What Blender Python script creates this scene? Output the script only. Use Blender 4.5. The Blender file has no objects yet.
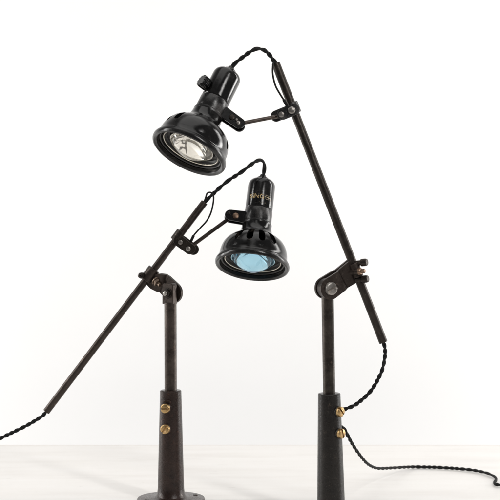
import bpy, bmesh, math, random
from mathutils import Vector, Matrix, Quaternion
random.seed(7)
PI = math.pi
R = math.radians
S = bpy.context.scene
C = S.collection

# ------------------------------------------------------------------ camera, world, lamps, exposure
CAM_Y, CAM_Z, F, HY = -2.0, 0.403, 1600.0, 180.0          # F: pixels of the 500 px photo per unit of slope; HY: row of the horizon
cam = bpy.data.cameras.new('camera')
cam.sensor_width = 36
cam.lens = 36 * F / 500
cam.shift_y = (HY - 250) / 500
cam.clip_start, cam.clip_end = 0.05, 50
cam.dof.use_dof = True
cam.dof.focus_distance = 1.93
cam.dof.aperture_fstop = 14
co = bpy.data.objects.new('camera', cam); C.objects.link(co)
co.location = (0, CAM_Y, CAM_Z); co.rotation_euler = (PI/2, 0, 0)
S.camera = co

W = bpy.data.worlds.new('World'); S.world = W; W.use_nodes = True
bg = W.node_tree.nodes['Background']
bg.inputs['Color'].default_value = (1.0, 0.99, 0.98, 1); bg.inputs['Strength'].default_value = 0.17

def softbox(name, loc, target, sx, sy, power, col=(1, 0.985, 0.965)):
    l = bpy.data.lights.new(name, 'AREA'); l.shape = 'RECTANGLE'; l.size, l.size_y = sx, sy
    l.energy = power; l.color = col
    o = bpy.data.objects.new(name, l); C.objects.link(o)
    o.location = loc
    o.rotation_euler = (Vector(target) - Vector(loc)).to_track_quat('-Z', 'Y').to_euler()
    return o
softbox('softbox_overhead', (0.1, 0.0, 1.9), (0.0, 0.1, 0), 1.8, 1.3, 8.8)
softbox('softbox_front_right', (0.85, -1.35, 1.30), (0, 0, 0.3), 0.15, 1.0, 12.5)
softbox('softbox_left', (-1.40, -0.12, 0.80), (0, 0, 0.3), 0.13, 1.1, 9)
softbox('softbox_right', (1.30, 0.34, 0.80), (0, 0, 0.3), 0.12, 1.1, 8)
softbox('background_light_left', (-1.75, 0.42, -0.42), (0.3, 1.05, -0.15), 0.3, 2.2, 33)
softbox('background_light_right', (1.75, 0.42, -0.42), (-0.3, 1.05, -0.15), 0.3, 2.2, 33)

S.view_settings.view_transform = 'Standard'; S.view_settings.look = 'None'
S.view_settings.exposure = -0.08; S.view_settings.gamma = 1.0

# ------------------------------------------------------------------ materials
def new_mat(name):
    m = bpy.data.materials.new(name); m.use_nodes = True
    nt = m.node_tree
    return m, nt, nt.nodes['Principled BSDF']
def coords(nt, scale=(1, 1, 1)):
    t = nt.nodes.new('ShaderNodeTexCoord'); mp = nt.nodes.new('ShaderNodeMapping')
    mp.inputs['Scale'].default_value = scale
    nt.links.new(t.outputs['Object'], mp.inputs['Vector']); return mp.outputs['Vector']
def noise(nt, vec, scale, detail=6, rough=0.6):
    n = nt.nodes.new('ShaderNodeTexNoise'); n.inputs['Scale'].default_value = scale
    n.inputs['Detail'].default_value = detail; n.inputs['Roughness'].default_value = rough
    nt.links.new(vec, n.inputs['Vector']); return n.outputs['Fac']
def ramp(nt, fac, stops):
    r = nt.nodes.new('ShaderNodeValToRGB'); e = r.color_ramp.elements
    while len(e) < len(stops): e.new(0.5)
    for el, (p, c) in zip(e, stops):
        el.position = p; el.color = (c, c, c, 1) if isinstance(c, (int, float)) else (*c, 1)
    nt.links.new(fac, r.inputs['Fac']); return r.outputs['Color']
def bump(nt, fac, strength, dist, p):
    b = nt.nodes.new('ShaderNodeBump'); b.inputs['Strength'].default_value = strength
    b.inputs['Distance'].default_value = dist
    nt.links.new(fac, b.inputs['Height']); nt.links.new(b.outputs['Normal'], p.inputs['Normal'])
def mixc(nt, fac, a, b):
    m = nt.nodes.new('ShaderNodeMix'); m.data_type = 'RGBA'
    nt.links.new(fac, m.inputs[0])
    for s, v in ((m.inputs[6], a), (m.inputs[7], b)):
        if isinstance(v, tuple): s.default_value = (*v, 1)
        else: nt.links.new(v, s)
    return m.outputs[2]

def worn_metal(name, dark, mid, light, metallic=0.75, r0=0.32, r1=0.6, spec=0.5):
    m, nt, p = new_mat(name)
    v = coords(nt)
    big = noise(nt, v, 70, 8, 0.65); fine = noise(nt, v, 420, 5, 0.7)
    c1 = ramp(nt, big, [(0.34, dark), (0.52, mid), (0.72, tuple(1.3*x for x in mid))])
    specks = ramp(nt, fine, [(0.60, 0.0), (0.74, 1.0)])
    patch = ramp(nt, noise(nt, v, 130, 7, 0.72), [(0.60, 0.0), (0.67, 0.75)])       # bare and rusty patches
    c1 = mixc(nt, patch, c1, tuple(0.75*a + 0.25*b*t for a, b, t in zip(light, light, (1.6, 1.0, 0.6))))
    geo = nt.nodes.new('ShaderNodeNewGeometry')
    edge = ramp(nt, geo.outputs['Pointiness'], [(0.565, 0.0), (0.64, 1.0)])
    ma = nt.nodes.new('ShaderNodeMath'); ma.operation = 'MULTIPLY'          # rubbed edges, broken up
    nt.links.new(edge, ma.inputs[0]); nt.links.new(ramp(nt, big, [(0.40, 0.1), (0.6, 0.9)]), ma.inputs[1])
    c1 = mixc(nt, ma.outputs[0], c1, tuple(1.15*x for x in light))
    nt.links.new(mixc(nt, specks, c1, light), p.inputs['Base Color'])
    nt.links.new(ramp(nt, fine, [(0.3, r0), (0.7, r1)]), p.inputs['Roughness'])
    p.inputs['Metallic'].default_value = metallic
    p.inputs['Specular IOR Level'].default_value = spec
    bump(nt, fine, 0.35, 0.0006, p)
    return m
def bakelite(name, base=0.008, r0=0.10, r1=0.30, dust=0.05):
    m, nt, p = new_mat(name)
    v = coords(nt)
    big = noise(nt, v, 45, 8, 0.7); fine = noise(nt, v, 600, 4, 0.7)
    sm = nt.nodes.new('ShaderNodeMath'); sm.operation = 'MULTIPLY_ADD'
    nt.links.new(big, sm.inputs[0]); sm.inputs[1].default_value = 0.75
    sc = nt.nodes.new('ShaderNodeMath'); sc.operation = 'MULTIPLY'
    nt.links.new(fine, sc.inputs[0]); sc.inputs[1].default_value = 0.25
    nt.links.new(sc.outputs[0], sm.inputs[2])
    d = ramp(nt, sm.outputs[0], [(0.50, 0.0), (0.68, 1.0)])
    chips = ramp(nt, noise(nt, v, 260, 6, 0.75), [(0.66, 0.0), (0.70, 1.0)])
    c = mixc(nt, d, (base, base*0.97, base*0.98), (dust, dust*0.94, dust*0.9))
    c = mixc(nt, chips, c, (2.2*dust, 1.95*dust, 1.7*dust))
    geo = nt.nodes.new('ShaderNodeNewGeometry')
    edge = nt.nodes.new('ShaderNodeMath'); edge.operation = 'MULTIPLY'
    nt.links.new(ramp(nt, geo.outputs['Pointiness'], [(0.56, 0.0), (0.66, 1.0)]), edge.inputs[0])
    nt.links.new(ramp(nt, big, [(0.38, 0.0), (0.62, 0.9)]), edge.inputs[1])
    nt.links.new(mixc(nt, edge.outputs[0], c, (0.10, 0.080, 0.062)), p.inputs['Base Color'])
    nt.links.new(ramp(nt, sm.outputs[0], [(0.35, r0), (0.70, r1)]), p.inputs['Roughness'])
    bump(nt, noise(nt, v, 190, 8, 0.72), 0.20, 0.0007, p)
    return m

M = {}
M['bakelite'] = bakelite('black_bakelite', 0.004, 0.04, 0.20, 0.024)
M['bakelite_worn'] = bakelite('worn_black_bakelite', 0.009, 0.16, 0.46, 0.11)
M['rim'] = bakelite('dark_rim_enamel', 0.007, 0.14, 0.34, 0.035)
M['inside'] = bakelite('dark_inner_metal', 0.010, 0.25, 0.5, 0.03)
M['brown_steel'] = worn_metal('brown_patinated_steel', (0.036, 0.0275, 0.0228), (0.052, 0.0405, 0.0345), (0.13, 0.105, 0.09), 0.7, 0.24, 0.5)
M['dark_steel'] = worn_metal('dark_worn_steel', (0.023, 0.0185, 0.0155), (0.036, 0.0295, 0.025), (0.11, 0.095, 0.08), 0.7, 0.24, 0.5)
M['brown_iron'] = worn_metal('brown_japanned_iron', (0.012, 0.0062, 0.0048), (0.027, 0.0145, 0.011), (0.070, 0.040, 0.031), 0.1, 0.16, 0.42, 0.4)
M['black_iron'] = worn_metal('black_japanned_iron', (0.0058, 0.0046, 0.0038), (0.0118, 0.0095, 0.0078), (0.055, 0.050, 0.044), 0.1, 0.2, 0.45, 0.4)
M['steel'] = worn_metal('bare_steel_screw', (0.16, 0.145, 0.135), (0.32, 0.30, 0.28), (0.5, 0.48, 0.45), 0.9, 0.25, 0.45)
M['copper'] = worn_metal('copper_rivet', (0.14, 0.09, 0.06), (0.25, 0.17, 0.12), (0.42, 0.31, 0.24), 0.9, 0.25, 0.45)
M['tan_steel'] = worn_metal('tan_rusty_steel', (0.12, 0.085, 0.065), (0.20, 0.15, 0.115), (0.34, 0.28, 0.23), 0.85, 0.25, 0.5)
M['brass'] = worn_metal('brass_screw', (0.26, 0.165, 0.070), (0.47, 0.315, 0.145), (0.74, 0.56, 0.33), 0.95, 0.26, 0.42)
def plain_metal(name, col, rough):
    m, nt, p = new_mat(name)
    v = coords(nt)
    n = noise(nt, v, 55, 4, 0.5)
    nt.links.new(ramp(nt, n, [(0.3, tuple(0.75*x for x in col)), (0.7, col)]), p.inputs['Base Color'])
    p.inputs['Metallic'].default_value = 0.9; p.inputs['Roughness'].default_value = rough
    return m
M['cream_ring'] = plain_metal('tarnished_reflector_ring', (0.72, 0.68, 0.60), 0.22)
M['reflector'] = worn_metal('cream_reflector', (0.74, 0.69, 0.58), (0.92, 0.89, 0.81), (0.95, 0.93, 0.88), 0.45, 0.22, 0.36)
M['blue_reflector'] = worn_metal('blue_reflector', (0.38, 0.62, 0.74), (0.46, 0.76, 0.90), (0.6, 0.85, 0.95), 0.6, 0.22, 0.36)

def cord_mat(name):
    m, nt, p = new_mat(name)
    v = coords(nt)
    n = noise(nt, v, 900, 3, 0.6)
    nt.links.new(ramp(nt, n, [(0.35, 0.006), (0.7, 0.022)]), p.inputs['Base Color'])
    p.inputs['Roughness'].default_value = 0.85
    p.inputs['Specular IOR Level'].default_value = 0.25
    bump(nt, n, 0.6, 0.0008, p)
    return m
M['cord'] = cord_mat('black_braided_fabric')

def glass(name, col, trans, rough=0.03):
    m, nt, p = new_mat(name)
    v = coords(nt)
    n = noise(nt, v, 60, 4, 0.5)
    nt.links.new(ramp(nt, n, [(0.3, tuple(0.92*x for x in col)), (0.7, col)]), p.inputs['Base Color'])
    p.inputs['Transmission Weight'].default_value = trans
    p.inputs['IOR'].default_value = 1.5
    p.inputs['Roughness'].default_value = rough
    return m
M['glass_blue'] = glass('blue_tinted_glass', (0.46, 0.80, 0.97), 0.95)
M['glass_clear'] = glass('clear_lens_glass', (1.0, 0.975, 0.90), 0.93)

def gold_letter():
    m, nt, p = new_mat('worn_gold_lettering')
    v = coords(nt)
    n = noise(nt, v, 520, 4, 0.6)
    k = ramp(nt, n, [(0.49, 0.0), (0.57, 1.0)])
    nt.links.new(mixc(nt, k, (0.60, 0.43, 0.19), (0.02, 0.017, 0.014)), p.inputs['Base Color'])
    p.inputs['Roughness'].default_value = 0.4
    return m
M['gold'] = gold_letter()
def fade_letter():
    m, nt, p = new_mat('rubbed_away_lettering')
    v = coords(nt)
    n = noise(nt, v, 420, 4, 0.6)
    k = ramp(nt, n, [(0.46, 0.0), (0.53, 1.0)])
    nt.links.new(mixc(nt, k, (0.45, 0.36, 0.22), (0.012, 0.011, 0.011)), p.inputs['Base Color'])
    p.inputs['Roughness'].default_value = 0.35
    return m
M['gold_rubbed'] = fade_letter()

def table_mat():
    m, nt, p = new_mat('whitewashed_timber')
    v = coords(nt, (1.0, 5.0, 1.0))
    g = noise(nt, v, 5, 9, 0.62)
    v2 = coords(nt, (2.4, 15.0, 1.0))
    g2 = noise(nt, v2, 6, 6, 0.7)
    v3 = coords(nt, (1, 2.2, 1))
    g3 = noise(nt, v3, 30, 5, 0.75)
    base = ramp(nt, g, [(0.25, (0.79, 0.762, 0.73)), (0.5, (0.86, 0.838, 0.81)), (0.75, (0.89, 0.872, 0.85))])
    crack = ramp(nt, g2, [(0.27, 1.0), (0.36, 0.0)])
    chip = ramp(nt, g3, [(0.69, 0.0), (0.715, 0.8)])
    c = mixc(nt, crack, base, (0.62, 0.59, 0.56))
    c = mixc(nt, chip, c, (0.55, 0.53, 0.51))
    sep = nt.nodes.new('ShaderNodeSeparateXYZ'); nt.links.new(coords(nt), sep.inputs[0])      # bare wood along the worn back edge
    mr = nt.nodes.new('ShaderNodeMapRange'); mr.inputs[1].default_value = 0.424; mr.inputs[2].default_value = 0.433
    mr.inputs[3].default_value = 0.0; mr.inputs[4].default_value = 0.6
    nt.links.new(sep.outputs[1], mr.inputs[0])
    c = mixc(nt, mr.outputs[0], c, (0.60, 0.51, 0.43))
    nt.links.new(c, p.inputs['Base Color'])
    p.inputs['Roughness'].default_value = 0.42
    p.inputs['Specular IOR Level'].default_value = 0.35
    bump(nt, g2, 0.15, 0.002, p)
    return m
M['table'] = table_mat()
def wall_mat():
    m, nt, p = new_mat('white_painted_plaster')
    v = coords(nt)
    n = noise(nt, v, 6, 5, 0.5)
    nt.links.new(ramp(nt, n, [(0.3, (0.90, 0.90, 0.90)), (0.7, (0.915, 0.915, 0.915))]), p.inputs['Base Color'])
    p.inputs['Roughness'].default_value = 0.9
    p.inputs['Specular IOR Level'].default_value = 0.1
    return m
M['wall'] = wall_mat()

# ------------------------------------------------------------------ mesh helpers
def at(px, py, Y):
    """world point that lies Y behind the left lamp's plane, at photo pixel (px, py)"""
    k = (Y - CAM_Y) / F
    return Vector(((px - 250) * k, Y, CAM_Z - (py - HY) * k))
def frame(o, x, y, z):
    m = Matrix.Identity(4)
    for i, a in enumerate((x, y, z)): m.col[i][:3] = a
    m.col[3][:3] = o
    return m
def frame_z(o, z, ref=Vector((0, -1, 0))):
    """z along the axis, x the reference direction made perpendicular"""
    z = Vector(z).normalized(); ref = Vector(ref)
    x = (ref - z * ref.dot(z))
    if x.length < 1e-5: x = z.orthogonal()
    x.normalize(); y = z.cross(x)
    return frame(Vector(o), x, y, z)

class MB:
    def __init__(s): s.bm = bmesh.new()
    def rings(s, rings, close=True, cap0=True, cap1=True):
        vs = [[s.bm.verts.new(p) for p in r] for r in rings]
        for a, b in zip(vs, vs[1:]):
            n = len(a); lim = n if close else n - 1
            for i in range(lim):
                j = (i + 1) % n
                s.bm.faces.new((a[i], a[j], b[j], b[i]))
        if cap0: s.bm.faces.new(list(reversed(vs[0])))
        if cap1: s.bm.faces.new(vs[-1])
        return s
    def lathe(s, prof, fr, seg=64, cap0=True, cap1=True, closed=False):
        """prof: (radius, height) pairs"""
        vs = []
        for r, h in prof:
            if r < 1e-7: vs.append([s.bm.verts.new(fr @ Vector((0, 0, h)))])
            else: vs.append([s.bm.verts.new(fr @ Vector((r*math.cos(2*PI*i/seg), r*math.sin(2*PI*i/seg), h))) for i in range(seg)])
        pairs = list(zip(vs, vs[1:])) + ([(vs[-1], vs[0])] if closed else [])
        for a, b in pairs:
            for i in range(seg):
                j = (i+1) % seg
                if len(a) == 1: s.bm.faces.new((a[0], b[j], b[i]))
                elif len(b) == 1: s.bm.faces.new((a[i], a[j], b[0]))
                else: s.bm.faces.new((a[i], a[j], b[j], b[i]))
        if not closed:
            if cap0 and len(vs[0]) > 1: s.bm.faces.new(list(reversed(vs[0])))
            if cap1 and len(vs[-1]) > 1: s.bm.faces.new(vs[-1])
        return s
    def cyl(s, a, b, r, seg=32, r2=None):
        a, b = Vector(a), Vector(b)
        return s.lathe([(r, 0), (r if r2 is None else r2, (b-a).length)], frame_z(a, b-a), seg)
    def prism(s, outline, fr, z0, z1):
        lo = [fr @ Vector((x, y, z0)) for x, y in outline]; hi = [fr @ Vector((x, y, z1)) for x, y in outline]
        return s.rings([lo, hi])
    def sweep(s, path, r, seg=10, caps=True):
        rings = []; t0 = None; nrm = None
        for i, p in enumerate(path):
            t = (path[min(i+1, len(path)-1)] - path[max(i-1, 0)]).normalized()
            if nrm is None: nrm = t.orthogonal().normalized()
            else: nrm = (t0.rotation_difference(t) @ nrm)
            nrm = (nrm - t*nrm.dot(t)).normalized(); bi = t.cross(nrm)
            rr = r[i] if isinstance(r, list) else r
            rings.append([p + (nrm*math.cos(2*PI*k/seg) + bi*math.sin(2*PI*k/seg))*rr for k in range(seg)]); t0 = t
        return s.rings(rings, True, caps, caps)
    def strap(s, path, wdir, width, thick):
        """flat bar bent along a path; width may be a list"""
        rings = []; wdir = Vector(wdir).normalized()
        for i, p in enumerate(path):
            t = (path[min(i+1, len(path)-1)] - path[max(i-1, 0)]).normalized()
            w = (wdir - t*wdir.dot(t)).normalized(); n = t.cross(w)
            ww = (width[i] if isinstance(width, list) else width)/2; h = thick/2
            rings.append([p + w*ww + n*h, p - w*ww + n*h, p - w*ww - n*h, p + w*ww - n*h])
        return s.rings(rings)
    def build(s, name, mat, root=None, bevel=0.0, sharp=35):
        bmesh.ops.recalc_face_normals(s.bm, faces=s.bm.faces)
        for f in s.bm.faces: f.smooth = True
        for e in s.bm.edges:
            e.smooth = not (len(e.link_faces) == 2 and e.calc_face_angle(0) > R(sharp))
        me = bpy.data.meshes.new(name); s.bm.to_mesh(me); s.bm.free()
        o = bpy.data.objects.new(name, me); C.objects.link(o)
        me.materials.append(M[mat])
        if root is not None: attach(o, root)
        if bevel:
            b = o.modifiers.new('bevel', 'BEVEL'); b.width = bevel; b.segments = 2
            b.limit_method = 'ANGLE'; b.angle_limit = R(40)
        return o
def world_loc(o):
    v = Vector(o.location)
    while o.parent: o = o.parent; v += o.location
    return v
def attach(o, root):
    o.data.transform(Matrix.Translation(-world_loc(root))); o.parent = root
def thing(name, label, cat, loc, group=None):
    o = bpy.data.objects.new(name, None); C.objects.link(o); o.location = loc
    o.empty_display_size = 0.02
    o['label'] = label; o['category'] = cat
    if group: o['group'] = group
    return o

def capsule(a, b, ra, rb=None, n=12):
    """outline of a bar with round ends between 2D points"""
    a, b = Vector(a), Vector(b); rb = ra if rb is None else rb
    ang = math.atan2(b.y-a.y, b.x-a.x)
    pts = [(b.x + rb*math.cos(ang - PI/2 + PI*i/n), b.y + rb*math.sin(ang - PI/2 + PI*i/n)) for i in range(n+1)]
    pts += [(a.x + ra*math.cos(ang + PI/2 + PI*i/n), a.y + ra*math.sin(ang + PI/2 + PI*i/n)) for i in range(n+1)]
    return pts
def spline(pts, step=0.001):
    """Catmull-Rom through 3D points, resampled evenly"""
    P = [pts[0]*2 - pts[1]] + list(pts) + [pts[-1]*2 - pts[-2]]
    out = []
    for i in range(1, len(P)-2):
        p0, p1, p2, p3 = P[i-1:i+3]
        for k in range(24):
            t = k/24
            out.append(0.5*((2*p1) + (p2-p0)*t + (2*p0-5*p1+4*p2-p3)*t*t + (3*p1-p0-3*p2+p3)*t**3))
    out.append(P[-2])
    L = [0.0]
    for a, b in zip(out, out[1:]): L.append(L[-1] + (b-a).length)
    n = max(2, int(L[-1]/step)); res = []; j = 0
    for i in range(n+1):
        d = L[-1]*i/n
        while j < len(L)-2 and L[j+1] < d: j += 1
        t = (d-L[j])/max(1e-9, L[j+1]-L[j]); res.append(out[j].lerp(out[j+1], min(1, max(0, t))))
    return res
def twisted(mb, path, r, pitch, phase=0.0, off=0.85, wob=0.0):
    """two strands wound about each other along a path"""
    t0 = nrm = None; A, B = [], []; d = 0.0                   # looser where the cord runs to the back
    for i, p in enumerate(path):
        t = (path[min(i+1, len(path)-1)] - path[max(i-1, 0)]).normalized()
        if nrm is None: nrm = (Vector((0, 1, 0)) - t*t.y).normalized()
        else: nrm = (t0.rotation_difference(t) @ nrm)
        nrm = (nrm - t*nrm.dot(t)).normalized(); bi = t.cross(nrm)
        if i: d += (p - path[i-1]).length*max(0.12, math.sqrt(max(0.0, 1-t.y*t.y)))
        a = phase + 2*PI*d/pitch + wob*math.sin(d*190 + phase)
        u = (nrm*math.cos(a) + bi*math.sin(a))*r*off*(0.40 + 0.60*math.sqrt(max(0.0, 1-t.y*t.y)))
        A.append(p+u); B.append(p-u); t0 = t
    mb.sweep(A, r, 10); mb.sweep(B, r, 10)

def slotted_head(mb, c, d, r, h, slot_deg=30, slot=0.17):
    """round screw head with a real cut slot; d points out of the head"""
    fr = frame_z(c, d, Vector((0, 0, 1)))
    mb.lathe([(r, 0), (r, h*0.22), (r*0.985, h*0.25)], fr, 32)
    th = R(slot_deg); w = slot*r
    for sgn in (1, -1):
        a0 = math.asin(w/r)
        loop = [(r*math.cos(a0 + (PI-2*a0)*i/14), r*math.sin(a0 + (PI-2*a0)*i/14)) for i in range(15)]
        def rot(q, k):
            x, y = q[0]*k, (q[1]-w)*k + w; x, y = sgn*x, sgn*y
            return (x*math.cos(th)-y*math.sin(th), x*math.sin(th)+y*math.cos(th))
        rg = [[fr @ Vector((*rot(q, k), z)) for q in loop] for k, z in ((0.985, h*0.25), (0.985, h*0.7), (0.95, h*0.85), (0.86, h*0.96), (0.66, h*1.05))]
        mb.rings(rg)
def dome_head(mb, c, d, r, h):
    fr = frame_z(c, d)
    mb.lathe([(r, 0), (r, h*0.35), (r*0.92, h*0.65), (r*0.65, h*0.92), (r*0.3, h), (0, h*1.02)], fr, 28)
def hex_head(mb, c, d, r, h, turn=0.0):
    fr = frame_z(c, d)
    o = [(r*math.cos(turn + PI*i/3), r*math.sin(turn + PI*i/3)) for i in range(6)]
    mb.prism(o, fr, 0, h)

# ------------------------------------------------------------------ setting
def box(name, mat, lo, hi, bevel=0.0):
    mb = MB()
    mb.prism([(lo[0], lo[1]), (hi[0], lo[1]), (hi[0], hi[1]), (lo[0], hi[1])], Matrix.Identity(4), lo[2], hi[2])
    o = mb.build(name, mat, None, bevel); o['kind'] = 'structure'; return o
box('tabletop', 'table', (-1.6, -0.75, -0.045), (1.6, 0.436, 0.0), 0.004)
box('wall', 'wall', (-3.2, 1.05, -1.6), (3.2, 1.15, 3.2))

# ------------------------------------------------------------------ lamp head
def head_frame(rim, lean_deg, tilt_deg):
    """rim: centre of the opening; lean: clockwise in the picture; tilt: mouth turned to the viewer"""
    l, t = R(lean_deg), R(tilt_deg)
    u = Vector((math.sin(l)*math.cos(t), math.sin(t), math.cos(l)*math.cos(t)))
    x = (Vector((0, -1, 0)) + u*u.y).normalized()           # towards the viewer: azimuth 0
    y = u.cross(x)                                         # azimuth +90
    return frame(rim, x, y, u)

def lamp_head(root, fr, slots, knob_az, glass_mat, refl_mat, with_text, tip, bulge):
    K = 0.00125
    def P(pr): return [(r*K, h*K) for r, h in pr]
    shade = MB()
    outer = [(36.2, 5.5), (36.0, 6.4), (34.9, 7.2), (34.5, 8.2), (34.3, 11), (34.0, 14.5), (33.2, 18.4), (31.7, 22.5), (29.0, 26.6), (25.4, 29.8), (21.6, 32.2), (18.9, 34.0),
             (17.2, 35.8), (16.1, 38.0), (15.4, 40.6), (15.0, 43.2), (14.8, 46)]
    inner = [(12.6, 46), (12.7, 40), (13.2, 36), (14.4, 33.8), (16.6, 32), (20, 30), (23.6, 27.3), (26.6, 24), (28.9, 20.2), (30.6, 16.4), (31.7, 13.2), (32.3, 11), (32.6, 5.5)]
    shade.lathe(P(outer + inner), fr, 128, closed=True)
    sh = shade.build('shade', 'bakelite', root, 0)
    # vent slots cut through the shoulder in two groups of four
    cut = MB()
    for g in (0, 180):
        for a in (-33, -11, 11, 33):
            az = R(slots + g + a)
            d = Vector((math.cos(az), math.sin(az), 0)); el = R(46)
            n = (d*math.cos(el) + Vector((0, 0, 1))*math.sin(el)).normalized()      # outward, square to the shoulder
            y = (Vector((0, 0, 1)) - n*n.z).normalized(); x = y.cross(n)
            o = d*(27.2*K) + Vector((0, 0, 25.6*K))
            cut.prism(capsule((0, -7.6*K), (0, 6.6*K), 3.4*K, 2.7*K, 8), fr @ frame(o, x, y, n), -5*K, 9*K)
    co_ = cut.build('vent_cutter', 'bakelite', root)
    bo = sh.modifiers.new('vents', 'BOOLEAN'); bo.object = co_; bo.operation = 'DIFFERENCE'; bo.solver = 'EXACT'; bo.use_self = True
    bpy.context.view_layer.update()
    me = bpy.data.meshes.new_from_object(sh.evaluated_get(bpy.context.evaluated_depsgraph_get()))
    sh.modifiers.clear(); sh.data = me
    bpy.data.objects.remove(co_)
    bm = bmesh.new(); bm.from_mesh(me)
    for f in bm.faces: f.smooth = True
    for e in bm.edges: e.smooth = not (len(e.link_faces) == 2 and e.calc_face_angle(0) > R(30))
    bm.to_mesh(me); bm.free()
    while len(me.materials) > 1: me.materials.pop()
    bv = sh.modifiers.new('bevel', 'BEVEL'); bv.width = 0.0004; bv.segments = 2; bv.limit_method = 'ANGLE'; bv.angle_limit = R(45)
    # rim: rolled ring that carries the lens holder
    MB().lathe(P([(34.0, 0.2), (35.4, -0.3), (36.6, 0.2), (37.4, 1.6), (37.5, 3.4), (37.0, 4.9), (36.0, 5.6), (33.2, 5.6), (32.6, 4.6), (33.0, 1.2)]), fr, 128, closed=True).build('rim', 'rim', sh)
    # inner baffle, dark, with bayonet ring
    MB().lathe(P([(32.8, 5.4), (31.6, 5.0), (30.6, 5.6), (30.2, 9), (27.5, 11.2), (24.0, 11.4), (22.0, 9.0), (21.6, 9.0), (21.6, 12), (31.5, 12), (31.9, 8)]), fr, 96, closed=True).build('baffle', 'inside', sh)
    MB().lathe(P([(28.2 + 0.75*math.cos(2*PI*i/10), 7.0 + 0.75*math.sin(2*PI*i/10)) for i in range(10)]), fr, 96, closed=True).build('retaining_ring', 'cream_ring', sh)
    # reflector bowl behind the lens with the small bulb in it
    rb = MB()
    rb.lathe(P([(21.4, 8.0), (20.6, 11.5), (18.2, 15.5), (14.0, 18.6), (8.5, 20.4), (5.0, 20.8), (5.0, 21.8), (9, 21.5), (15, 19.8), (19.4, 16.2), (21.6, 12), (22.2, 8.0)]), fr, 64, closed=True)
    rf = rb.build('reflector', refl_mat, sh)
    MB().lathe(P([(4.8, 22), (4.8, 19.6), (4.2, 19.0), (0, 18.8)]), fr, 32).build('bulb_cap', 'inside', rf)
    fw = [fr @ (Vector((x, y, z))*K) for x, y, z in ((-4, -13, 14.6), (1, -12, 12), (4, -8, 11.2), (0, -5, 10.8), (-2, -1, 10.6), (2, 2, 10.8), (5, 6, 11), (2, 10, 11.8), (-2, 13, 14.5))]
    MB().sweep(spline(fw, 0.0006), 0.15*K, 6).build('filament', 'dark_steel', rf)
    # bulging lens
    lens = []
    for i in range(25):
        a = i/24; r = 20.6*a
        lens.append((r, 6.4 - bulge + bulge*((a*a + 0.02)**tip - 0.02**tip)/(1.02**tip - 0.02**tip)))
    lens += [(21.2, 7.0), (21.2, 8.6)] + [(20.0*(1-i/6), 8.8) for i in range(0, 7)]
    MB().lathe(P(lens), fr, 64).build('lens', glass_mat, sh)
    # socket: neck collar, lower sleeve and cap
    so = MB()
    so.lathe(P([(12.4, 44.6), (14.7, 44.8), (14.9, 45.4), (14.9, 47.0), (14.3, 47.8), (13.8, 48.4), (13.8, 49.4), (14.1, 50.2), (14.1, 61.2), (13.8, 61.8), (13.2, 62.1), (12, 62.1)]), fr, 72)
    sock = so.build('socket', 'bakelite_worn', root)
    cp = MB()
    cp.lathe(P([(12, 62.3), (13.3, 62.3), (13.75, 62.8), (13.9, 63.6), (13.9, 88.8), (13.7, 91.0), (13.0, 93.0), (11.6, 94.7), (9.4, 95.6), (7.5, 95.9), (7.1, 96.6), (7.0, 97.6), (6.2, 98.6), (3.4, 99), (3.2, 98), (0, 98)]), fr, 72)
    cap = cp.build('socket_cap', 'bakelite', sock)
    # switch knob: short stem and ribbed barrel
    az = R(knob_az); d = fr.to_3x3() @ Vector((math.cos(az), math.sin(az), 0)); o = fr @ (Vector((math.cos(az)*11.6*K, math.sin(az)*11.6*K, 70.5*K)))
    fk = frame_z(o, d, fr.to_3x3() @ Vector((0, 0, 1)))
    kn = MB(); kn.lathe(P([(3.4, 0), (3.4, 3.0)]), fk, 24)
    def gear(rr): return [((rr + (0.55 if (i//2) % 2 else -0.25))*K*math.cos(2*PI*i/40), (rr + (0.55 if (i//2) % 2 else -0.25))*K*math.sin(2*PI*i/40)) for i in range(40)]
    kn.rings([[fk @ Vector((x, y, h*K)) for x, y in gear(rr)] for rr, h in ((5.4, 2.6), (5.9, 3.2), (6.0, 10.2), (5.4, 11.4))])
    kn.build('switch_knob', 'bakelite', sock, 0.0003)
    if with_text:
        def curved_text(letters, size_px, t_px, mat, name, bold):
            """letters: (character, azimuth) pairs standing on the cap's curve"""
            all_bm = bmesh.new()
            for ch, az0 in letters:
                cu = bpy.data.curves.new('glyph', 'FONT'); cu.body = ch; cu.align_x = 'CENTER'; cu.size = size_px*K; cu.offset = bold
                to = bpy.data.objects.new('glyph', cu); C.objects.link(to)
                bpy.context.view_layer.update()
                tm = bpy.data.meshes.new_from_object(to.evaluated_get(bpy.context.evaluated_depsgraph_get()))
                bpy.data.objects.remove(to)
                bm = bmesh.new(); bm.from_mesh(tm)
                bmesh.ops.subdivide_edges(bm, edges=[e for e in bm.edges if e.calc_length() > 0.0008], cuts=3)
                ex = bmesh.ops.extrude_face_region(bm, geom=list(bm.faces))
                for v in ex['geom']:
                    if isinstance(v, bmesh.types.BMVert): v.co.z += 0.00008
                for v in bm.verts:
                    rr = 13.87*K + v.co.z; a = R(az0) + v.co.x/(13.9*K)
                    v.co = fr @ Vector((rr*math.cos(a), rr*math.sin(a), t_px*K + v.co.y))
                bmesh.ops.recalc_face_normals(bm, faces=bm.faces)
                bm.to_mesh(tm); bm.free(); tm.materials.clear()
                all_bm.from_mesh(tm); bpy.data.meshes.remove(tm)
            tm = bpy.data.meshes.new(name); all_bm.to_mesh(tm); all_bm.free()
            tm.materials.append(M[mat])
            ob = bpy.data.objects.new(name, tm); C.objects.link(ob); attach(ob, sock); return ob
        curved_text((('S', -41), ('I', -30), ('N', -16), ('G', 6)), 6.9, 70.4, 'gold', 'lettering', 0.00018)
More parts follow.
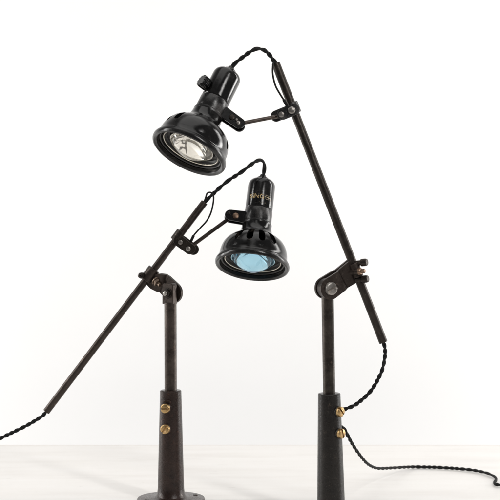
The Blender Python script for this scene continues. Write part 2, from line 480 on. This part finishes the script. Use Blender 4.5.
        curved_text((('E', 25), ('R', 41)), 6.9, 70.4, 'gold_rubbed', 'rubbed_lettering', 0.00014)
        fl = MB(); rnd = random.Random(3)                   # what is left of a second, rubbed-off line
        for i in range(13):
            a = R(-22 + 4.1*i); w = rnd.uniform(0.5, 1.3)*K; h = rnd.uniform(0.3, 0.8)*K; t = (65.8 + rnd.uniform(-0.5, 0.5))*K
            d = Vector((math.cos(a), math.sin(a), 0)); sd = Vector((-math.sin(a), math.cos(a), 0))
            f_ = fr @ frame(d*(13.84*K) + Vector((0, 0, t)), sd, Vector((0, 0, 1)), d)
            fl.prism([(-w/2, -h/2), (w*0.4, -h*0.6), (w/2, h*0.3), (-w*0.2, h/2)], f_, 0, 0.00012)
        fl.build('worn_flecks', 'gold_rubbed', sock)
    return sh, sock

def bracket(root, sock, fr, az_deg, t, reach, rod_from_dir, screws, half=5.4, droop=0.0, name='neck_bracket'):
    """two cheeks that clamp the rod to the neck of the shade; returns the outer pivot"""
    K = 0.00125; az = R(az_deg); r3 = fr.to_3x3()
    d = (r3 @ Vector((math.cos(az), math.sin(az), 0))).normalized(); u = (r3 @ Vector((0, 0, 1))).normalized()
    o = fr @ Vector((0, 0, t*K)) + d*(12.5*K)
    d, u = d*math.cos(R(droop)) - u*math.sin(R(droop)), u*math.cos(R(droop)) + d*math.sin(R(droop))
    n = d.cross(u).normalized()
    if n.y > 0: n = -n                              # n looks to the viewer
    o = o - d*(12.5*K)
    f = frame(o, d, u if d.cross(u).dot(n) > 0 else -u, n)
    mb = MB()
    ol = capsule((12.5*K, 0), (reach*K, 0), half*K, half*0.92*K, 12)
    mb.prism(ol, f, 2.2*K, 4.2*K); mb.prism(ol, f, -4.2*K, -2.2*K)
    mb.prism([(12*K, -4.6*K), (19*K, -4.6*K), (20.5*K, 0), (19*K, 4.6*K), (12*K, 4.6*K)], f, -2.2*K, 2.2*K)
    br = mb.build(name, 'bakelite', root, 0.0006)
    for px, py, rr, mt in screws:
        sm = MB(); dome_head(sm, f @ Vector((px*K, py*K, 4.1*K)), n, rr*K, 1.5*K)
        sm.build('screw', mt, br)
    return f, f @ Vector(((reach-1.5)*K, 0, 0))

# ------------------------------------------------------------------ foot, pole
def stand(root, base, lean, top_h, foot_h, foot_mat, pole_mat, pole_r, screw_az):
    up = Vector((lean, 0, 1)).normalized(); fr = frame_z(base, up)
    prof = [(0.0, 0.0), (0.0420, 0.0), (0.0424, 0.0008), (0.0424, 0.0048), (0.0416, 0.0060), (0.0225, 0.0068), (0.0190, 0.0082), (0.0172, 0.0115), (0.0165, 0.018)]
    n = 12
    for i in range(1, n+1):
        a = i/n; prof.append((0.0165 - 0.0031*a, 0.018 + (foot_h-0.0196-0.001)*a))
    prof += [(0.0134, foot_h-0.0012), (0.0126, foot_h-0.0002), (0.0090, foot_h), (0.0, foot_h)]
    foot = MB().lathe(prof, fr, 96).build('foot', foot_mat, root)
    for i in range(4):
        a = R(screw_az + 47 + 90*i); hl = MB()
        slotted_head(hl, fr @ Vector((0.0335*math.cos(a), 0.0335*math.sin(a), 0.0058)), up, 0.0030, 0.0012, 20*i)
        hl.build('fixing_screw', foot_mat, foot)
    # round pole, top left to the knuckle
    MB().lathe([(pole_r, foot_h-0.004), (pole_r, top_h)], fr, 48).build('pole', pole_mat, root)
    # brass terminal screws, each on an added dark disc for the shade round it
    for k, (h, deg) in enumerate(((foot_h-0.0208, 92 if screw_az < 0 else 40), (foot_h-0.0466, 140 if screw_az < 0 else 12))):
        rr = 0.0134 + 0.0031*(foot_h-h)/(foot_h-0.02)
        a = R(screw_az); d = fr.to_3x3() @ Vector((math.cos(a), math.sin(a), 0))
        c = fr @ Vector((rr*math.cos(a), rr*math.sin(a), h))
        col = MB(); col.lathe([(0.0067, -0.004), (0.0067, 0.0004), (0.0063, 0.0008), (0.0, 0.0008)], frame_z(c, d), 32)
        bs = col.build('screw_shade_disc', foot_mat, foot)
        sm = MB(); slotted_head(sm, c + d*0.0009, d, 0.0060, 0.0044, deg)
        sm.build('brass_screw', 'brass', root)
        if screw_az < 0 and k == 0:
            hp = MB(); q = fr @ Vector(((rr+0.0006)*math.cos(a+0.12), (rr+0.0006)*math.sin(a+0.12), h+0.0076))
            hp.sweep([q + (fr.to_3x3() @ Vector((-math.sin(a), math.cos(a), 0)))*x*0.0052 + d*0.0008 + up*(0.0018*(1-x*x)) for x in [-1+0.2*i for i in range(11)]], 0.0011, 8)
            hp.build('lip', foot_mat, foot)
    return fr, up

# =================================================================== lamp with the blue lens (its tube leans to the right)
Y = 0.0; k = 2.0/F
base = at(171.0, 502.4, Y); base.z = 0.0
lampB = thing('work_lamp', 'lamp with pale blue lens and gold lettering, its long tube leaning right, brown foot', 'lamp', base, 'jointed work lamps')
top = at(170.5, 302.5, Y)
frS, up = stand(lampB, base, -0.003, top.z, 0.1405, 'brown_iron', 'brown_steel', 0.0077, -21)
# pole end: square lug with a bolted stud on its near left face, one bent cheek behind it
YB = 0.020
def atB(px, py, Y): return at(px, py, Y + YB)
ax = Vector((-0.56, -0.83, 0)).normalized(); side = Vector((0.83, -0.56, 0)).normalized()
oc = at(169.6, 293, Y)
fl = frame(oc, side, Vector((0, 0, 1)), side.cross(Vector((0, 0, 1))))
ax = fl.to_3x3() @ Vector((0, 0, 1))
flip = 1 if ax.y < 0 else -1
ax = ax*flip
mb = MB()
w = 6.6*k
sq = [(-w, -11*k), (w, -11*k), (w, 8.4*k), (w-1.6*k, 9.8*k), (-w+1.6*k, 9.8*k), (-w, 8.4*k)]
mb.prism(sq, fl, -3.6*k, 3.6*k)
lug = mb.build('lug', 'brown_steel', lampB, 0.0007)
mb = MB(); mb.lathe([(5.4*k, 0), (5.4*k, 0.9*k)], frame_z(oc + ax*3.5*k, ax), 32)
hex_head(mb, oc + ax*4.3*k, ax, 4.5*k, 2.6*k, 0.3); mb.build('nut', 'dark_steel', lug, 0.0004)
mb = MB(); mb.cyl(oc + ax*6.5*k, oc + ax*7.9*k, 2.5*k, 20); dome_head(mb, oc + ax*7.9*k, ax, 2.5*k, 1.0*k); mb.build('bolt_end', 'steel', lug)
dc = oc - ax*6.6*k
e1 = (Vector((-0.83, 0.56, 0))*0.80 + Vector((0, 0, 1))*0.60).normalized()
fk = frame(dc, e1, ax.cross(e1), ax)
mb = MB()
ol = capsule((0, 0), (20*k, 0), 10.6*k, 10.2*k, 16)
mb.prism([(min(x, 14*k), y) for x, y in ol], fk, -1.5*k, 1.5*k)
L_ = 40*k
pth = [fk @ Vector((x*k, max(0, min(4.6, (x-15.5)*0.62))*k, z*k)) for x, z in ((13.4, 0), (15, 0.3), (17, 2.6), (19.5, 3.4), (24, 3.8), (29, 4.4), (33, 6.0))]
mb.strap(pth, fk.to_3x3() @ Vector((0, 1, 0)), [20.2*k, 20.4*k, 19.8*k, 18.4*k, 16.2*k, 15.0*k, 14.0*k], 3.2*k)
kj = mb.build('knuckle', 'brown_steel', lampB, 0.0006)
mb = MB(); slotted_head(mb, dc - ax*1.5*k, -ax, 6.4*k, 2.8*k, 40, 0.13); mb.build('pivot_screw', 'steel', kj, 0.0002)
jaw = fk @ Vector((30*k, 0, 9.5*k))
tube_dn, tube_up = atB(46.2, 411.8, 0), atB(204.6, 202.2, 0)
td = (tube_up - tube_dn).normalized()
cl = tube_dn + td*((atB(149.8, 274.6, 0) - tube_dn).dot(td))
print('jaw', jaw, 'collar', cl)
mb = MB()
# collar round the tube
fc = frame_z(cl, td, Vector((0, -1, 0)))
st = MB()
def collar(mbx, fr, r0, r1, h):
    rg = []
    for i in range(-11, 12):
        a = R(i*14.5) + PI/2*0; 
        rg.append([fr @ Vector((r*math.cos(a), r*math.sin(a), z)) for r, z in ((r0, -h), (r1, -h), (r1, h), (r0, h))])
    mbx.rings(rg)
collar(mb, fc, 0.0046, 0.0080, 0.0090)
# lug of the collar that takes the clamp bolt, on the side of the post
ld = (Vector((0.72, 0, -0.55)) - td*Vector((0.72, 0, -0.55)).dot(td)).normalized()
lf = frame(cl, ld, td, ld.cross(td))
mb.prism([(0.0066, -0.0078), (0.0125, -0.0072), (0.0140, -0.0050), (0.0140, 0.0050), (0.0125, 0.0072), (0.0066, 0.0078)], lf, -0.0062, 0.0062)
kc = mb.build('tube_clamp', 'brown_steel', kj, 0.0006)
mb = MB()
bd = (ld*0.80 + Vector((0, -0.60, 0)) - td*0.12).normalized()
hx = cl + ld*0.0118 - td*0.0012 + Vector((0, -0.0045, 0))
mb.lathe([(0.0062, -0.0016), (0.0062, 0.0004)], frame_z(hx, bd), 28)
hex_head(mb, hx + bd*0.0004, bd, 0.0055, 0.0040, 0.2)
mb.cyl(hx + bd*0.004, hx + bd*0.0085, 0.0026, 20)
mb.build('clamp_bolt', 'tan_steel', kj, 0.0003)
mb = MB(); q = atB(141.2, 275.6, -0.0065)
slotted_head(mb, q, Vector((-0.45, -0.85, 0.15)), 0.0035, 0.0034, 60); mb.cyl(q, atB(146.5, 275.5, 0.002), 0.0040, 24)
mb.build('clamp_screw', 'dark_steel', kj, 0.0003)

def tube(root, a, b, r, mat):
    d = (b-a).normalized(); L = (b-a).length; f = frame_z(a, d)
    MB().lathe([(r*0.72, 0.006), (r*0.74, 0.0), (r*0.95, 0.0), (r, 0.0006), (r, L-0.0006), (r*0.95, L), (r*0.74, L), (r*0.72, L-0.006)], f, 40).build('tube_arm', mat, root)
tube(lampB, tube_dn, tube_up, 0.0045, 'brown_steel')

# clamp on the tube that holds the rod
def arm_clamp(root, pin_tube, pin_rod, tube_c, td, rt, depth0, half, mat, wrap_dir, screws, back_shift):
    """front and back cheek from the tube to the rod, joined by a bend round the tube"""
    mb = MB()
    d = (pin_rod - pin_tube).normalized(); n = Vector((0, -1, 0)); y = n.cross(d)
    f = frame(pin_tube, d, y, n)
    L = (pin_rod - pin_tube).length
    g = rt + 0.0004
    ol = capsule((0.0, 0), (L, 0), half, half, 12)
    mb.prism(ol, f, g, g + 0.0024)
    bx, by = back_shift
    mb.prism([(x+bx, yy+by) for x, yy in ol], f, -g - 0.0024, -g)
    # bend round the tube, on the side away from the rod
    fw = frame_z(tube_c, td, n); rg = []
    wd = fw.inverted().to_3x3() @ wrap_dir; am = math.atan2(wd.y, wd.x)
    for i in range(17):
        a = am - PI*0.56 + PI*1.12*i/16
        rg.append([fw @ Vector((r*math.cos(a), r*math.sin(a), z)) for r, z in ((rt+0.0003, -half), (g+0.0024, -half), (g+0.0024, half), (rt+0.0003, half))])
    mb.rings(rg)
    ac = mb.build('arm_clamp', mat, root, 0.0006)
    for p, r, h, mt, kind in screws:
        sm = MB(); c = Vector(p); c.y = pin_tube.y - g - 0.0023
        (slotted_head(sm, c, n, r, h, 35) if kind else dome_head(sm, c, n, r, h))
        sm.build('screw', mt, ac)
    return ac
tc = tube_dn + td*((atB(178.6, 236.5, 0) - tube_dn).dot(td))
arm_clamp(lampB, atB(179.0, 240.5, 0.0), atB(190.2, 248.6, 0.0), tc, td, 0.0045, 0, 0.0071, 'dark_steel', Vector((-0.8, 0, -0.6)).cross(Vector((0,1,0))) if False else (-(atB(190.2, 248.6, 0)-atB(179.0, 240.5, 0))).normalized(),
          [(atB(180.4, 242.4, -0.01), 0.0030, 0.0016, 'steel', 0), (atB(188.2, 249.0, -0.01), 0.0034, 0.0018, 'steel', 0)], (0.0038, 0.0012))

# head
rimB = atB(252.0, 267.3, -0.018)
frB = head_frame(rimB, 7.0, 25.0)
shB, sockB = lamp_head(lampB, frB, 0, 170, 'glass_blue', 'blue_reflector', True, 0.84, 11.4)
fbr, pivB = bracket(lampB, sockB, frB, -88, 52.0, 28.0, None, [(22.6, 0.6, 3.3, 'copper'), (29.6, -1.2, 1.9, 'dark_steel')], 6.3)
mb = MB(); a = atB(189.5, 247.6, 0.0); mb.cyl(a, pivB, 0.0024, 20); dome_head(mb, pivB, (pivB-a), 0.0024, 0.001)
mb.build('rod', 'brown_steel', lampB)
# cords
capB = frB @ Vector((0, 0, 0.1232)); u = frB.to_3x3() @ Vector((0, 0, 1))
mb = MB()
twisted(mb, spline([tube_up - td*0.012, tube_up, atB(212.6, 194.4, -0.003), atB(226.5, 182.0, -0.001), atB(241.0, 172.4, 0.004), atB(252.0, 164.0, 0.010), atB(259.2, 160.2, 0.018), atB(263.4, 162.2, 0.026), atB(264.4, 168.5, 0.028), capB, capB - u*0.006], 0.0009), 0.00150, 0.0235, 0.6, 0.8, 0.5)
mb.build('head_cord', 'cord', lampB)
mb = MB(); mb.lathe([(0.0046, -0.004), (0.0044, 0.003), (0.0034, 0.0052), (0.0, 0.0052)], frame_z(capB, u), 24); mb.build('cord_bushing', 'inside', sockB)
mb = MB()
wp = [tube_up - td*0.006 + Vector((0.001, -0.001, 0)), atB(205.6, 198.0, -0.005), atB(207.2, 193.4, -0.007), atB(210.6, 192.4, -0.008), atB(213.4, 195.5, -0.009), atB(213.2, 203, -0.009), atB(210.8, 213, -0.008), atB(206.6, 221.0, -0.008), atB(200.6, 227.6, -0.008), atB(194.7, 234.2, -0.008), atB(191.8, 238.8, -0.006), atB(190.8, 242.0, -0.003)]
mb.sweep(spline(wp, 0.0009), 0.00105, 8)
mb.cyl(atB(193.4, 236.0, -0.0075), atB(190.9, 241.4, -0.0035), 0.0018, 14)
mb.build('earth_wire', 'cord', lampB)
mb = MB()
lp = [tube_dn + td*0.014, tube_dn, atB(41.0, 416.8, 0.0), atB(28.0, 424.8, -0.004), atB(11.5, 433.0, -0.006), atB(-3.0, 440.0, -0.008), atB(-20, 448.5, -0.01), atB(-38, 461, 0.0), atB(-58, 480, 0.02)]
e = at(-78, 490, 0.06); e.z = 0.0030; lp.append(e)
e = Vector((-0.52, 0.10, 0.0030)); lp.append(e); lp.append(Vector((-0.68, 0.09, 0.0030)))
twisted(mb, spline(lp, 0.0009), 0.00140, 0.0152, 0.2, 0.82, 0.35)
mb.build('power_cord', 'cord', lampB)

# =================================================================== lamp with the clear lens (nearer, tube leaning to the left)
Y = -0.10; k = 1.9/F
base = at(331.3, 519.4, Y); base.z = 0.0
lampA = thing('work_lamp', 'taller lamp with clear cream lens and ribbed switch knob, its tube leaning left, black foot', 'lamp', base, 'jointed work lamps')
kc0 = at(327.4, 288.2, Y)
lean = (kc0.x - base.x)/kc0.z
top = at(327.0, 297, Y)
frS, up = stand(lampA, base, lean, top.z, 0.1500, 'black_iron', 'dark_steel', 0.0073, 48)
# knuckle axis points to the viewer and to the right; the cheeks clasp the pole's flat end
ax = Vector((0.44, -0.90, 0)).normalized(); rt = Vector((0.90, 0.44, 0)).normalized()
dirp = (rt*0.87 + Vector((0, 0, 1))*0.50).normalized()
fk = frame(kc0, dirp, ax.cross(dirp), ax)
mb = MB()
mb.lathe([(9.6*k, -4.0*k), (10.2*k, -3.4*k), (10.2*k, 3.4*k), (9.6*k, 4.0*k)], frame_z(kc0, ax), 48)
mb.cyl(kc0 - up*15*k, kc0 - up*5*k, 6.0*k, 32)
lug = mb.build('lug', 'dark_steel', lampA, 0.0004)
mb = MB()
def cheek(sign):
    z0, z1 = (4.2*k, 7.0*k) if sign > 0 else (-7.0*k, -4.2*k)
    ol = capsule((0, 0), (20.5*k, 0), 11.2*k, 10.4*k, 16)
    ol = [(min(x, 14.5*k), y) for x, y in ol]
    mb.prism(ol, fk, z0, z1)
    zc = (z0+z1)/2
    # the plate steps in towards the tube
    p = [fk @ Vector((x*k, 0, z)) for x, z in ((13.6, zc), (15.4, zc - sign*0.2*k), (17.4, zc - sign*2.4*k), (20, zc - sign*2.9*k), (37.0, zc - sign*2.9*k))]
    mb.strap(p, fk.to_3x3() @ Vector((0, 1, 0)), [20.4*k, 20.4*k, 20.8*k, 21.4*k, 24.0*k], 2.8*k)
cheek(1); cheek(-1)
ky = mb.build('knuckle', 'brown_steel', lampA, 0.0006)
mb = MB(); slotted_head(mb, kc0 + ax*7.0*k, ax, 6.6*k, 3.0*k, -65, 0.17); mb.build('pivot_screw', 'steel', ky, 0.0002)
mb = MB(); hex_head(mb, kc0 - ax*7.0*k, -ax, 6.8*k, 4*k); mb.build('nut', 'dark_steel', ky, 0.0003)

# tube passes between the cheeks' jaws
jaw = fk @ Vector((32.0*k, 0, 0))
yb = jaw.y
tube_up, tube_dn = at(275.6, 63.2, yb-0.004), at(383.4, 342.4, yb)
td = (tube_dn - tube_up).normalized()
tube(lampA, tube_up, tube_dn, 0.0052, 'dark_steel')
# jaw block and its three bolts at the right-hand side
mb = MB()
tcj = tube_up + td*((jaw - tube_up).dot(td))
collar_f = frame_z(tcj, td, Vector((-1, 0, 0)))
rg = []
for i in range(-10, 11):
    a = R(i*15)
    rg.append([collar_f @ Vector((r*math.cos(a), r*math.sin(a), z)) for r, z in ((0.0053, -0.0085), (0.0079, -0.0085), (0.0079, 0.0085), (0.0053, 0.0085))])
mb.rings(rg)
jb = mb.build('jaw', 'brown_steel', ky, 0.0005)
bx = Vector((0.86, -0.48, 0.12)).normalized()
for (px, py), r, h, mt, dy in (((360.6, 262.8), 0.0045, 0.0085, 'dark_steel', -0.006), ((356.2, 271.8), 0.0026, 0.0110, 'copper', -0.008), ((361.6, 279.4), 0.0045, 0.0085, 'dark_steel', -0.006)):
    mb = MB(); c = at(px, py, yb + dy)
    if mt == 'copper':
        mb.lathe([(0.0040, 0.0030), (0.0044, 0.0034), (0.0044, 0.0062), (0.0038, 0.0070), (r, 0.0070), (r, h), (r*0.8, h+0.0006)], frame_z(c, bx), 28)
        MB().lathe([(0.0036, -0.008), (0.0036, 0.0032)], frame_z(c, bx), 24).build('clamp_stud', 'brown_steel', ky)
    else:
        mb.lathe([(r*0.7, -0.008), (r*0.7, 0.001), (r, 0.0012), (r, h*0.75), (r*0.85, h), (r*0.4, h*1.06), (0, h*1.06)], frame_z(c, bx), 28)
    mb.build('clamp_nut' if mt == 'copper' else 'clamp_bolt', mt, ky, 0.0002)

rimA = at(187.9, 153.8, -0.120)
frA = head_frame(rimA, 25.8, 24.2)
shA, sockA = lamp_head(lampA, frA, -79, -62, 'glass_clear', 'reflector', False, 0.95, 9.5)
fbr, pivA = bracket(lampA, sockA, frA, 80, 53.0, 32.5, None, [(23.5, 0.4, 2.9, 'dark_steel'), (28.6, 0.8, 1.5, 'steel'), (31.8, -0.6, 2.2, 'steel')], 6.0, 15.0)
tcA = tube_up + td*((at(292.5, 108.5, tube_up.y) - tube_up).dot(td)); yc = tcA.y
wrapd = (at(300, 105, yc) - at(279, 116, yc)).normalized()
arm_clamp(lampA, at(294.0, 109.7, yc), at(282.6, 114.4, yc), tcA, td, 0.0052, 0, 0.0068, 'bakelite_worn', wrapd,
          [(at(281.3, 114.8, yc), 0.0036, 0.0020, 'steel', 0), (at(291.4, 110.6, yc), 0.0047, 0.0034, 'steel', 0)], (0.0076, -0.0012))
mb = MB(); a = at(280.5, 115.8, yc); mb.cyl(a, pivA, 0.0023, 20); dome_head(mb, pivA, (pivA-a), 0.0023, 0.001)
mb.build('rod', 'brown_steel', lampA)
capA = frA @ Vector((0, 0, 0.1232)); u = frA.to_3x3() @ Vector((0, 0, 1))
y0 = capA.y; y1 = tube_up.y
mb = MB()
twisted(mb, spline([capA - u*0.006, capA, at(234.4, 64.0, y0), at(242.2, 57.6, y0), at(251.0, 51.2, y0-0.004), at(258.0, 48.6, (y0+y1)/2), at(264.6, 50.4, y1), at(269.8, 55.2, y1), at(273.2, 60.0, y1), tube_up, tube_up + td*0.012], 0.0009), 0.00150, 0.0215, 0.4, 0.82, 0.5)
mb.build('head_cord', 'cord', lampA)
mb = MB(); mb.lathe([(0.0046, -0.004), (0.0044, 0.003), (0.0034, 0.0052), (0.0, 0.0052)], frame_z(capA, u), 24); mb.build('cord_bushing', 'inside', sockA)
mb = MB()
yw = y1 - 0.008
mb.sweep(spline([tube_up + td*0.004, tube_up + Vector((-0.002, -0.004, 0.001)), at(272.6, 68.0, yw), at(273.0, 76, yw), at(275.6, 86, yw), at(280.6, 95.0, yw), at(285.6, 102.8, yw), at(287.5, 107, yw+0.004)], 0.0009), 0.00115, 8)
mb.cyl(at(283.6, 99.8, yw), at(287.0, 105.8, yw+0.002), 0.0018, 14)
mb.build('earth_wire', 'cord', lampA)
# cord from the tube's lower end to the upper terminal, then from the lower terminal over the table
def on_table(px, py):
    z = 0.0031; d = (CAM_Z - z)*F/(py-HY)
    return at(px, py, d + CAM_Y)
scr = [at(339.0, 412.2, -0.105), at(340.6, 433.0, -0.105)]
mb = MB()
twisted(mb, spline([tube_dn - td*0.014, tube_dn, at(385.0, 349.5, yb), at(384.6, 359, yb), at(381.4, 372.0, yb-0.01), at(371.0, 390.6, -0.092), at(357.2, 403.6, -0.098), at(346.6, 408.6, -0.103), at(338.5, 410.6, -0.104)], 0.0009), 0.00140, 0.0150, 0.9, 0.82, 0.35)
mb.build('terminal_cord', 'cord', lampA)
mb = MB()
pp = [at(338.0, 425.5, -0.100), at(343.0, 427.8, -0.096), at(347.2, 434.5, -0.088), at(352.6, 444.6, -0.066), at(362.0, 458.0, -0.012), at(369.6, 465.3, 0.055), at(378.5, 468.4, 0.120), at(395.0, 467.8, 0.185)]
pp += [on_table(*q) for q in ((413, 466.9), (430, 467.1), (444, 467.7), (458, 468.6), (472, 470.0), (482, 471.8), (489, 473.8), (494.6, 476.6), (496.4, 479.6), (494.6, 482.2), (495.4, 484.2), (501, 485.0), (515, 486.4), (540, 488), (600, 489))]
twisted(mb, spline(pp, 0.0009), 0.00138, 0.0150, 0.3, 0.80, 0.35)
mb.build('power_cord', 'cord', lampA)
